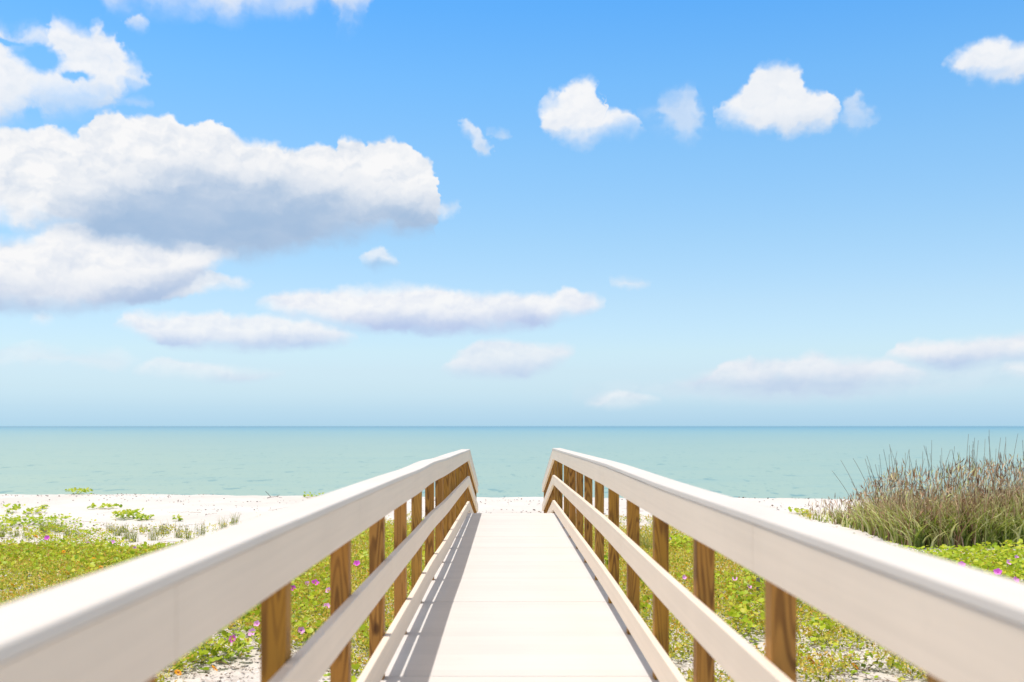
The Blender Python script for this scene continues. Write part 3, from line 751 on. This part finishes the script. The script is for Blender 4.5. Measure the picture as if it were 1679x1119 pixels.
# creeping runner stems and twigs on the bare sand
def ribbons(paths, rad):
    vs = []; fs = []; o = 0
    for P_ in paths:
        P_ = np.asarray(P_); n = len(P_)
        T = np.gradient(P_, axis=0); T /= np.linalg.norm(T, axis=1)[:, None] + 1e-9
        A = np.cross(T, (0, 0, 1.0)); A /= np.linalg.norm(A, axis=1)[:, None] + 1e-9
        B = np.cross(A, T)
        rr = rad * np.linspace(1, 0.45, n)[:, None]
        for c_, s_ in ((1, 0), (-0.5, 0.87), (-0.5, -0.87)): vs.append(P_ + (A * c_ + B * s_) * rr)
        for j in range(n - 1):
            for t in range(3):
                u = (t + 1) % 3
                fs.append((o + t * n + j, o + u * n + j, o + u * n + j + 1, o + t * n + j + 1))
        o += 3 * n
    return np.concatenate(vs), np.array(fs)
paths = []
for s_, cnt in ((-1, 170), (1, 190)):
    for _ in range(cnt):
        y = random.uniform(7.4, 15) if random.random() < .6 else random.uniform(15, 27); x = s_ * random.uniform(1.1, 0.55 * y + 1)
        a = random.uniform(0, 2 * pi); L = random.uniform(0.4, 1.6); n = 12; P_ = []
        for j in range(n):
            P_.append((x, y, 0)); a += random.gauss(0, 0.3); x += math.cos(a) * L / n; y += math.sin(a) * L / n
        P_ = np.array(P_); P_[:, 2] = ground_z(P_[:, 0], P_[:, 1]) + 0.02 + 0.03 * rng.random(n)
        if np.abs(P_[:, 0]).min() > 0.95: paths.append(P_)
v_, f_ = ribbons(paths, 0.0045)
tag(link('vine_runner', np_mesh('vine_runner', v_, f_, [M_STEM])), 'thin brown creeping runner stems lying over the sand', 'runner stems', kind='stuff')

# shell fragments and dark beach litter
def flakes(n, yr, smin, smax, mat, name, label, cat, keep=None, tint=(0.5, 0.25)):
    Y = rng.uniform(*yr, n) if keep is None else yr[0] + (yr[1] - yr[0]) * rng.random(n)
    X = rng.uniform(-1, 1, n) * (0.62 * Y + 1.5)
    if keep is not None: k = keep(X, Y); X, Y = X[k], Y[k]
    n = len(X)
    pos = np.stack([X, Y, ground_z(X, Y) + 0.006], -1)
    tv = np.array([(-.5, -.3, 0.05), (.1, -.55, 0.15), (.55, -.1, 0.05), (.2, .45, 0.2), (-.4, .35, 0.05)])
    tf = np.array([(0, 1, 2), (0, 2, 3), (0, 3, 4)])
    R = rot_frames(n, rng.random(n) * 6.28, rng.normal(0, .35, n), rng.normal(0, .35, n))
    v_, f_, t_ = scatter(tv, tf, pos, rng.uniform(smin, smax, n) * rng.uniform(.5, 1, n), R, np.clip(rng.normal(*tint, n), 0, 1))
    tag(link(name, np_mesh(name, v_, f_, [mat], t_)), label, cat, kind='stuff')
flakes(26000, (7.2, 15.5), 0.012, 0.04, M_SHELL, 'shell_fragments', 'pale broken shell fragments strewn over the near sand', 'shells', tint=(0.45, 0.3))
flakes(9000, (7.2, 16), 0.010, 0.035, M_LITTER, 'dry_leaf_litter', 'dark dry leaf litter on the near sand', 'litter')
flakes(9000, (19, 34), 0.02, 0.075, M_LITTER, 'seaweed_scraps', 'dark scraps of dried seaweed scattered over the far beach', 'seaweed',
       keep=lambda X, Y: (fbm(X * 0.25 + 4, Y * 1.1, 3) + 0.25 * rng.random(len(X)) > 0.70) & (Y < crest(X) + 1), tint=(0.3, 0.2))

# ---- separate little vine patches on the open sand
patches = [((130, 812.8), (0.42, 0.5), 90, 'small vine patch lying right on the crest of the beach, nearest the water'),
           ((210, 849), (0.34, 0.45), 120, 'dense bright vine patch standing alone on white sand before the grass tufts'),
           ((237, 851.5), (0.20, 0.3), 45, 'small low vine patch just beside the dense bright one'),
           ((172, 834), (0.5, 0.3), 60, 'thin stretched row of vine leaves on the upper beach'),
           ((57, 841), (0.26, 0.4), 40, 'sparse vine sprig patch on bare sand behind the green strip'),
           ((19, 841.5), (0.13, 0.25), 22, 'tiny vine sprig at the outer edge of the sand behind the green strip'),
           ((69, 834.5), (0.14, 0.25), 22, 'tiny farther vine sprig above the sparse patch'),
           ((22, 834.5), (0.34, 0.2), 26, 'faint row of vine leaves farthest out on the open sand'),
           ((292, 854), (0.11, 0.2), 18, 'lone vine sprig behind the taller pale grass tufts'),
           ((514, 818), (0.35, 0.5), 26, 'yellowish vine sprig on the beach crest beyond the railing with the slatted shadow'),
           ((1311, 845), (0.30, 0.4), 30, 'thin vine sprig on bare sand beyond the railing, left of the tall grass')]
for (pp, rad, cnt, lab) in patches:
    X0, Y0 = g(*pp)
    a = rng.random(cnt) * 2 * pi; rr = np.sqrt(rng.random(cnt))
    X = X0 + np.cos(a) * rr * rad[0]; Y = Y0 + np.sin(a) * rr * rad[1]
    o = empty('vine_patch', (X0, Y0, float(ground_z(X0, Y0)))); tag(o, lab, 'vine patch', 'vine patches on the open sand')
    v_, f_, t_ = vine_leaves(X, Y, hmax=0.10 if cnt < 80 else 0.16, size=(0.06, 0.10), tint0=0.62)
    v_ = v_ - np.array(o.location)
    link('foliage', np_mesh('foliage', v_, f_, [M_VINE], t_, smooth=True), o)
    P_ = []
    for j in range(3):
        t = np.linspace(-1, 1, 9); an = rng.random() * pi
        xx = X0 + t * rad[0] * math.cos(an); yy = Y0 + t * rad[1] * math.sin(an)
        P_.append(np.stack([xx, yy, ground_z(xx, yy) + 0.02], -1) - np.array(o.location))
    v_, f_ = ribbons(P_, 0.004); link('stem', np_mesh('stem', v_, f_, [M_STEM]), o)

# ---- grass blades
def blades(X, Y, Z, H, width, lean, leandir, tint, seg=5, curl=1.0):
    n = len(X); t = np.linspace(0, 1, seg + 1)
    hx = np.cos(leandir); hy = np.sin(leandir)
    bend = lean[:, None] * (t[None] ** (1 + curl))
    up = H[:, None] * (t[None] - 0.38 * np.clip(lean / np.maximum(H, .01), 0, 1.3)[:, None] * t[None] ** 3)
    cx = X[:, None] + bend * hx[:, None]; cy = Y[:, None] + bend * hy[:, None]; cz = Z[:, None] + up
    wv = (width[:, None] * (1 - t[None] ** 1.6) * 0.5 + 0.0006)
    ang = rng.random(n) * pi; sx = np.cos(ang)[:, None]; sy = np.sin(ang)[:, None]
    A = np.stack([cx - sx * wv, cy - sy * wv, cz], -1); B = np.stack([cx + sx * wv, cy + sy * wv, cz], -1)
    v_ = np.stack([A, B], 2).reshape(-1, 3)
    k = 2 * (seg + 1)
    q = np.arange(seg) * 2
    tf = np.stack([q, q + 1, q + 3, q + 2], -1)
    f_ = (tf[None] + (np.arange(n) * k)[:, None, None]).reshape(-1, 4)
    tt = np.clip(tint[:, None] + (t[None] - .5) * 0.25, 0, 1)
    return v_, f_, np.repeat(tt.reshape(-1), 2)

# tall dune grass on the right: one dense stand
def stand_height(X, Y):
    px = to_px(X, Y)[0]
    return interp_a(px, [(1320, 0.18), (1360, 0.32), (1400, 0.48), (1430, 0.92), (1470, 1.16), (1500, 1.10), (1540, 1.15), (1570, 1.30), (1620, 1.25), (1679, 1.36), (2000, 1.38)])
def stand_pts(n, front=0.0):
    out = []
    while sum(len(a[0]) for a in out) < n:
        px = rng.uniform(1325, 1960, n); 
        yb = interp_a(px, [(1320, 852), (1400, 870), (1450, 890), (1500, 903), (1679, 905), (2000, 905)])
        yb = yb - rng.random(n) ** 1.0 * interp_a(px, [(1320, 8), (1450, 38), (2000, 52)]) * (1 - front)
        X, Y = g(px, yb)
        keep = rng.random(n) < interp_a(px, [(1330, 0.05), (1380, 0.18), (1440, 0.62), (1490, 1)])
        out.append((X[keep], Y[keep]))
    X = np.concatenate([a[0] for a in out])[:n]; Y = np.concatenate([a[1] for a in out])[:n]
    return X, Y
parts_g = []; parts_d = []
# clumping
def clump(X, Y): return fbm(X * 1.3 + 5, Y * 1.3 + 9, 3)
X, Y = stand_pts(5200); Z = ground_z(X, Y); hs = stand_height(X, Y)
H = hs * rng.uniform(0.35, 0.98, len(X)) * (0.72 + 0.5 * clump(X, Y))
ln = H * rng.uniform(0.2, 1.15, len(X)) ** 1.1
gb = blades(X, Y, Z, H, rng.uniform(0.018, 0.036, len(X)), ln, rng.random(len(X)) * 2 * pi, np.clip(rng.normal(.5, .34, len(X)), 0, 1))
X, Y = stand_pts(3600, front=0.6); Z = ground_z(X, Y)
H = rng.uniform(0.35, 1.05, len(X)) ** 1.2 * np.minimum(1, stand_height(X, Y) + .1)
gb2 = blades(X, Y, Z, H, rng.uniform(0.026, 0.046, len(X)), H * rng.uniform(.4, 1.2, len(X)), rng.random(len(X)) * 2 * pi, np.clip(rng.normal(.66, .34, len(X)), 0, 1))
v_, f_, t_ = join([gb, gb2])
X, Y = stand_pts(6000); k = clump(X, Y) > 0.48; X, Y = X[k], Y[k]; Z = ground_z(X, Y); hs = stand_height(X, Y)
H = hs * rng.uniform(0.55, 1.06, len(X)) * (0.70 + 0.55 * clump(X, Y))
db = blades(X, Y, Z, H, rng.uniform(0.014, 0.028, len(X)), H * rng.uniform(0.0, 0.75, len(X)), rng.random(len(X)) * 2 * pi, np.clip(rng.normal(.55, .28, len(X)), 0, 1), curl=0.6)
# torn dry leaf ends hanging in the upper half
X, Y = stand_pts(11000); k = clump(X, Y) > 0.50; X, Y = X[k], Y[k]; n = len(X); hs = stand_height(X, Y) * (0.70 + 0.55 * clump(X, Y))
Z = ground_z(X, Y) + hs * (0.18 + 0.90 * rng.random(n) ** 0.8)
R = rot_frames(n, rng.random(n) * 6.28, rng.normal(1.25, .55, n), rng.normal(0, .8, n))
tv = np.array([(0, 0, 0), (0.06, 0.4, .05), (0.03, 1.0, -.1), (-0.06, 0.5, .05)]); tf = np.array([(0, 1, 2, 3)])
bits = scatter(tv, tf, np.stack([X, Y, Z], -1), rng.uniform(0.08, 0.24, n), R, np.clip(rng.normal(.56, .33, n), 0, 1))
# low dry thatch
parts = join([db, bits])
ofs = len(v_)
V_ = np.concatenate([v_, parts[0]]); F_ = np.concatenate([f_, parts[1] + ofs]); T_ = np.concatenate([t_, parts[2]])
MI = np.concatenate([np.zeros(len(f_)), np.ones(len(parts[1]))])
tag(link('dune_grass', np_mesh('dune_grass', V_, F_, [M_BLADE, M_DRY], T_, midx=MI)), 'tall tangled stand of green and dry brown dune grass', 'dune grass', kind='stuff')

# the bare stalks that rise from it, one by one: photo tip (px, py) and foot
tips = [(1362, 772, 1410), (1384, 755, 1420), (1415, 747, 1446), (1428, 775, 1450), (1439, 762, 1452), (1449, 737, 1466), (1461, 729, 1472), (1465, 733, 1490), (1484, 737, 1492),
        (1487, 748, 1508), (1494, 755, 1518), (1512, 752, 1500), (1513, 732, 1530), (1527, 722, 1526), (1530, 744, 1536), (1540, 747, 1544), (1552, 735, 1546), (1563, 737, 1580), (1575, 750, 1566),
        (1587, 712, 1580), (1602, 718, 1592), (1608, 722, 1596), (1619, 705, 1624), (1621, 720, 1612), (1630, 716, 1632), (1631, 742, 1640), (1646, 718, 1628), (1655, 724, 1636),
        (1669, 711, 1650), (1664, 752, 1655), (1415, 752, 1440), (1443, 763, 1446), (1401, 752, 1440), (1397, 790, 1425), (1455, 745, 1460), (1482, 742, 1484), (1503, 765, 1512), (1545, 756, 1560), (1593, 752, 1590), (1600, 740, 1610),
        (1638, 736, 1630), (1650, 745, 1645), (1675, 740, 1668), (1690, 715, 1680), (1702, 722, 1690), (1712, 706, 1700), (1725, 720, 1715), (1740, 712, 1722), (1520, 770, 1524), (1570, 742, 1588), (1610, 748, 1604), (1558, 762, 1552), (1473, 758, 1480), (1353, 818, 1368), (1436, 778, 1432)]
rs = random.Random(5)
for _ in range(52):
    bx_ = rs.uniform(1450, 1740); tips.append((bx_ + rs.gauss(0, 14), rs.uniform(722, 778) - (8 if bx_ > 1580 else -6), bx_))
for (tx, ty, bx) in tips:
    Yd = F * EG / (interp([(1350, 862), (1450, 880), (1700, 890)])(bx) - HY) + random.uniform(0, 1.6)
    bX = (bx - VX) / F * Yd; tX = (tx - VX) / F * Yd; tZ = EYE - (ty - HY) / F * Yd; bZ = float(ground_z(bX, Yd))
    n = 12; t = np.linspace(0, 1, n); dy = random.uniform(-.25, .25)
    P_ = np.stack([(tX - bX) * t ** 1.7, dy * t ** 1.5, (tZ - bZ) * t], -1)
    # slender stem, then a narrow feathered head
    v1, f1 = ribbons([P_], 0.0085)
    o = link('grass_stalk', np_mesh('grass_stalk', v1, f1, [M_STALK], np.full(len(v1), random.uniform(.1, .8))), None, (bX, Yd, bZ))
    tag(o, 'bare dry seed stalk rising above the tall dune grass', 'grass stalk', 'thin bare stalks above the dune grass')

# ---- small grass tufts on the sand
tufts = [(183, 872, .30, 'leftmost of the pale tufts behind the thick vine carpet'), (193, 877, .27, None), (207, 883, .30, None), (217, 888, .36, None), (233, 870, .28, None), (250, 885, .36, None),
         (260, 876, .26, None), (270, 875, .36, None), (294, 881, .42, None), (310, 883, .38, None), (330, 878, .40, None), (364, 868, .36, None), (384, 862, .38, None),
         (71, 876, .42, None), (98, 872, .30, None), (124, 885, .40, None), (26, 880, .26, None), (45, 883, .28, None), (2, 880, .34, None), (112, 878, .25, None), (204, 872, .28, None),
         (1052, 905, .55, None), (1064, 908, .62, None), (1040, 898, .35, None), (1077, 900, .35, None), (1376, 862, .5, None)]
tl = ['sparse green grass tuft rising out of the vine carpet edge', 'thin pale grass tuft on white sand behind the vine carpet', 'full green grass tuft close beside the railing with the slatted shadow', 'tall thin grass tuft seen through the railing posts']
for (tx, ty, h, _) in tufts:
    X0, Y0 = g(tx, ty); Z0 = float(ground_z(X0, Y0))
    n = random.randint(34, 52); H = rng.uniform(0.45, 1.0, n) * h
    v_, f_, t_ = blades(rng.normal(0, .05, n), rng.normal(0, .05, n), np.zeros(n), H, rng.uniform(.005, .010, n), H * rng.uniform(.05, .6, n), rng.random(n) * 6.28, np.clip(rng.normal(.5, .25, n), 0, 1), seg=4)
    o = link('grass_tuft', np_mesh('grass_tuft', v_, f_, [M_TUFT], t_), None, (X0, Y0, Z0))
    if tx < 150: lab, gr = tl[0], 'grass tufts in the vine carpet edge'
    elif tx < 300: lab, gr = tl[1], 'pale grass tufts on the sand'
    elif tx < 400: lab, gr = tl[2], 'green grass tufts by the railing'
    elif tx < 1200: lab, gr = tl[3], 'thin grass tufts behind the railing'
    else: lab, gr = 'low wispy grass tuft on white sand at the foot of the tall dune grass', None
    tag(o, lab, 'grass tuft', gr)

# ---- flowers
def glory_mesh(mat, name='corolla'):
    vs = [(0, 0, -0.016)]; ring = []
    N = 20
    for j in range(N):
        a = 2 * pi * j / N; r_ = 0.5
        vs.append((math.cos(a) * 0.010, math.sin(a) * 0.010, -0.010))
    for j in range(N):
        a = 2 * pi * j / N; r_ = 0.037 + 0.004 * math.cos(5 * a)
        vs.append((math.cos(a) * r_, math.sin(a) * r_, 0.004 + 0.003 * math.cos(5 * a + 0.5)))
    fs = [(0, 1 + j, 1 + (j + 1) % N) for j in range(N)]
    fs2 = [(1 + j, 1 + N + j, 1 + N + (j + 1) % N, 1 + (j + 1) % N) for j in range(N)]
    me = bpy.data.meshes.new(name); me.from_pydata(vs, [], fs + fs2); me.materials.append(mat)
    for p in me.polygons: p.use_smooth = True
    return me
def disc_mesh(name, mat, r_, z, N=10):
    me = bpy.data.meshes.new(name)
    me.from_pydata([(0, 0, z + r_ * 0.35)] + [(math.cos(2 * pi * j / N) * r_, math.sin(2 * pi * j / N) * r_, z) for j in range(N)], [], [(0, 1 + j, 1 + (j + 1) % N) for j in range(N)])
    me.materials.append(mat); return me
def ray_mesh(name, mat):
    vs = []; fs = []; N = 12
    for j in range(N):
        a = 2 * pi * j / N; c_, s_ = math.cos(a), math.sin(a); o = len(vs)
        for (u, t_, z) in ((0.006, 0, 0), (0.018, .0045, .002), (0.027, 0.001, -.001), (0.018, -.0045, .002)):
            vs.append((u * c_ - t_ * s_, u * s_ + t_ * c_, z))
        fs.append((o, o + 1, o + 2, o + 3))
    me = bpy.data.meshes.new(name); me.from_pydata(vs, [], fs); me.materials.append(mat); return me
G1, G2 = glory_mesh(M_PETAL), glory_mesh(M_PALEPETAL)
TH = disc_mesh('throat', M_THROAT, 0.0115, -0.012); RAY = ray_mesh('petals', M_YPETAL); EYE_M = disc_mesh('flower_eye', M_YEYE, 0.0085, 0.001)
pink = [(77, 882, 1, 'pink flower standing highest at the outer end of the vine carpet edge'), (144, 891, 0, 'pale pink flower at the upper edge of the thick vine carpet'), (185, 889, 0, 'pink flower at the carpet edge below the leftmost pale tufts'),
        (221, 899, 0, 'faint pink flower inside the vine carpet near the pale tufts'), (480, 965, 1, 'magenta flower touching the post, lowest of the trio behind the railing'), (504, 957, 0, 'pink flower in the middle of the trio beside the post'),
        (517, 956, 1, 'magenta flower farthest from the post in the trio'), (538, 968, 0, 'pale pink flower half hidden by the second post'), (536, 994, 0, 'pale pink flower low against the second post'), (494, 1034, 0, 'pink flower on leaves just over the middle rail'),
        (381, 1048, 1, 'largest magenta flower, below the top rail nearest the viewer'), (413, 1037, 0, 'pale pink flower between the largest magenta flower and the post'), (421, 1023, 0, 'rosy flower half hidden behind the nearest visible post'),
        (585, 924, 1, 'single magenta flower between the second and third post'), (562, 1000, 0, 'pink flower low between the second and third post'),
        (1122, 947, 0, 'pale pink flower in yellow green foliage between two posts on the tall grass side'), (1205, 949, 0, 'pale violet flower beneath the top rail, nearer its post, on the tall grass side'), (1229, 962, 0, 'violet flower beside the grey stake'),
        (1101, 884, 0, 'whitish pink flower at the far edge of the foliage behind the railing'), (1577, 926, 1, 'pink flower at the foot of the tall dune grass just above the cap rail'), (1636, 938, 1, 'magenta flower in bright leaves above the cap rail, middle of three'),
        (1666, 951, 1, 'magenta flower lowest above the cap rail at the picture edge'), (1667, 914, 0, 'pale pink flower close under the tall dune grass at the picture edge'), (1655, 922, 0, 'small pale pink flower in the bright leaves under the tall dune grass')]
for (tx, ty, strong, lab) in pink:
    hz = 0.16 if tx < 800 else 0.19
    if tx > 1400: hz = 0.25
    X0, Y0 = g(tx, ty, GZ + hz)
    o = empty('morning_glory_flower', (X0, Y0, GZ + hz)); tag(o, lab, 'flower', 'pink beach morning glory flowers')
    s_ = random.uniform(0.95, 1.35) * (1.15 if strong else 0.9)
    o.scale = (s_,) * 3; o.rotation_euler = (random.uniform(0.7, 1.2), random.uniform(-.3, .3), random.uniform(-.5, .5))
    c1 = link('corolla', G1 if strong else G2, o); c2 = link('throat', TH, o)
    st, sf = ribbons([np.array([(0, 0, -0.012), (0, 0.01, -0.04), (0, -0.02, -0.09), (0, -0.05, -0.13)])], 0.003)
    link('flower_stem', np_mesh('flower_stem', st, sf, [M_STEM]), o)
yel = [(59, 880), (88, 920), (126, 923), (129, 933), (201, 900), (6, 946), (56, 925), (175, 905), (152, 918), (30, 915), (110, 940), (22, 960), (72, 952), (165, 931), (240, 905), (104, 905),
       (337, 1051), (292, 1103), (352, 1096), (558, 975), (604, 938), (551, 958), (566, 968), (620, 1010),
       (1237, 954), (1130, 948), (1128, 925), (1107, 912), (1191, 979), (1180, 940), (1214, 985), (1165, 905), (1010, 925), (1500, 903), (1646, 912), (1660, 947), (1609, 918), (1330, 1084), (1402, 1092)]
lay = ['small golden flower in the vine carpet of the open beach side', 'small golden flower seen through the railing with the slatted shadow', 'small golden flower seen through the railing on the tall grass side', 'small golden flower in bright leaves before the tall dune grass']
gry = ['golden flowers in the carpet', 'golden flowers behind the slatted shadow railing', 'golden flowers behind the tall grass side railing', 'golden flowers before the tall grass']
for (tx, ty) in yel:
    hz = 0.13 if tx < 1400 else 0.24
    X0, Y0 = g(tx, ty, GZ + hz)
    o = empty('beach_daisy', (X0, Y0, GZ + hz)); j = 0 if tx < 260 else 1 if tx < 800 else 2 if tx < 1420 else 3
    tag(o, lay[j], 'flower', gry[j])
    s_ = random.uniform(1.4, 2.1); o.scale = (s_,) * 3; o.rotation_euler = (random.uniform(0.4, 1.0), random.uniform(-.3, .3), random.uniform(0, 3))
    link('petals', RAY, o); link('flower_eye', EYE_M, o)

# ---- driftwood stick and the small grey stake
X0, Y0 = g(438, 819)
P_ = [[(0, 0, 0.02), (0.12, 0, 0.05), (0.3, 0.03, 0.06), (0.48, 0.0, 0.03)], [(0.12, 0, 0.05), (0.02, 0.02, 0.16), (-0.06, 0.0, 0.24)], [(0.3, .03, .06), (0.38, .1, .12)]]
v_, f_ = ribbons([np.array(p, float) for p in P_], 0.013)
tag(link('driftwood_branch', np_mesh('driftwood_branch', v_, f_, [M_DRIFT]), None, (X0, Y0, float(ground_z(X0, Y0)))), 'dark forked driftwood stick lying on the white sand near the water', 'driftwood')
X0, Y0 = g(1243, 984)
me = box_mesh('stake', -0.022, 0.022, -0.012, 0.012, -0.1, 0.30, M_GREYWOOD, 0.002)
tag(link('wooden_stake', me, None, (X0, Y0, float(ground_z(X0, Y0)))), 'short weathered grey stake standing in the low foliage behind the railing', 'stake')
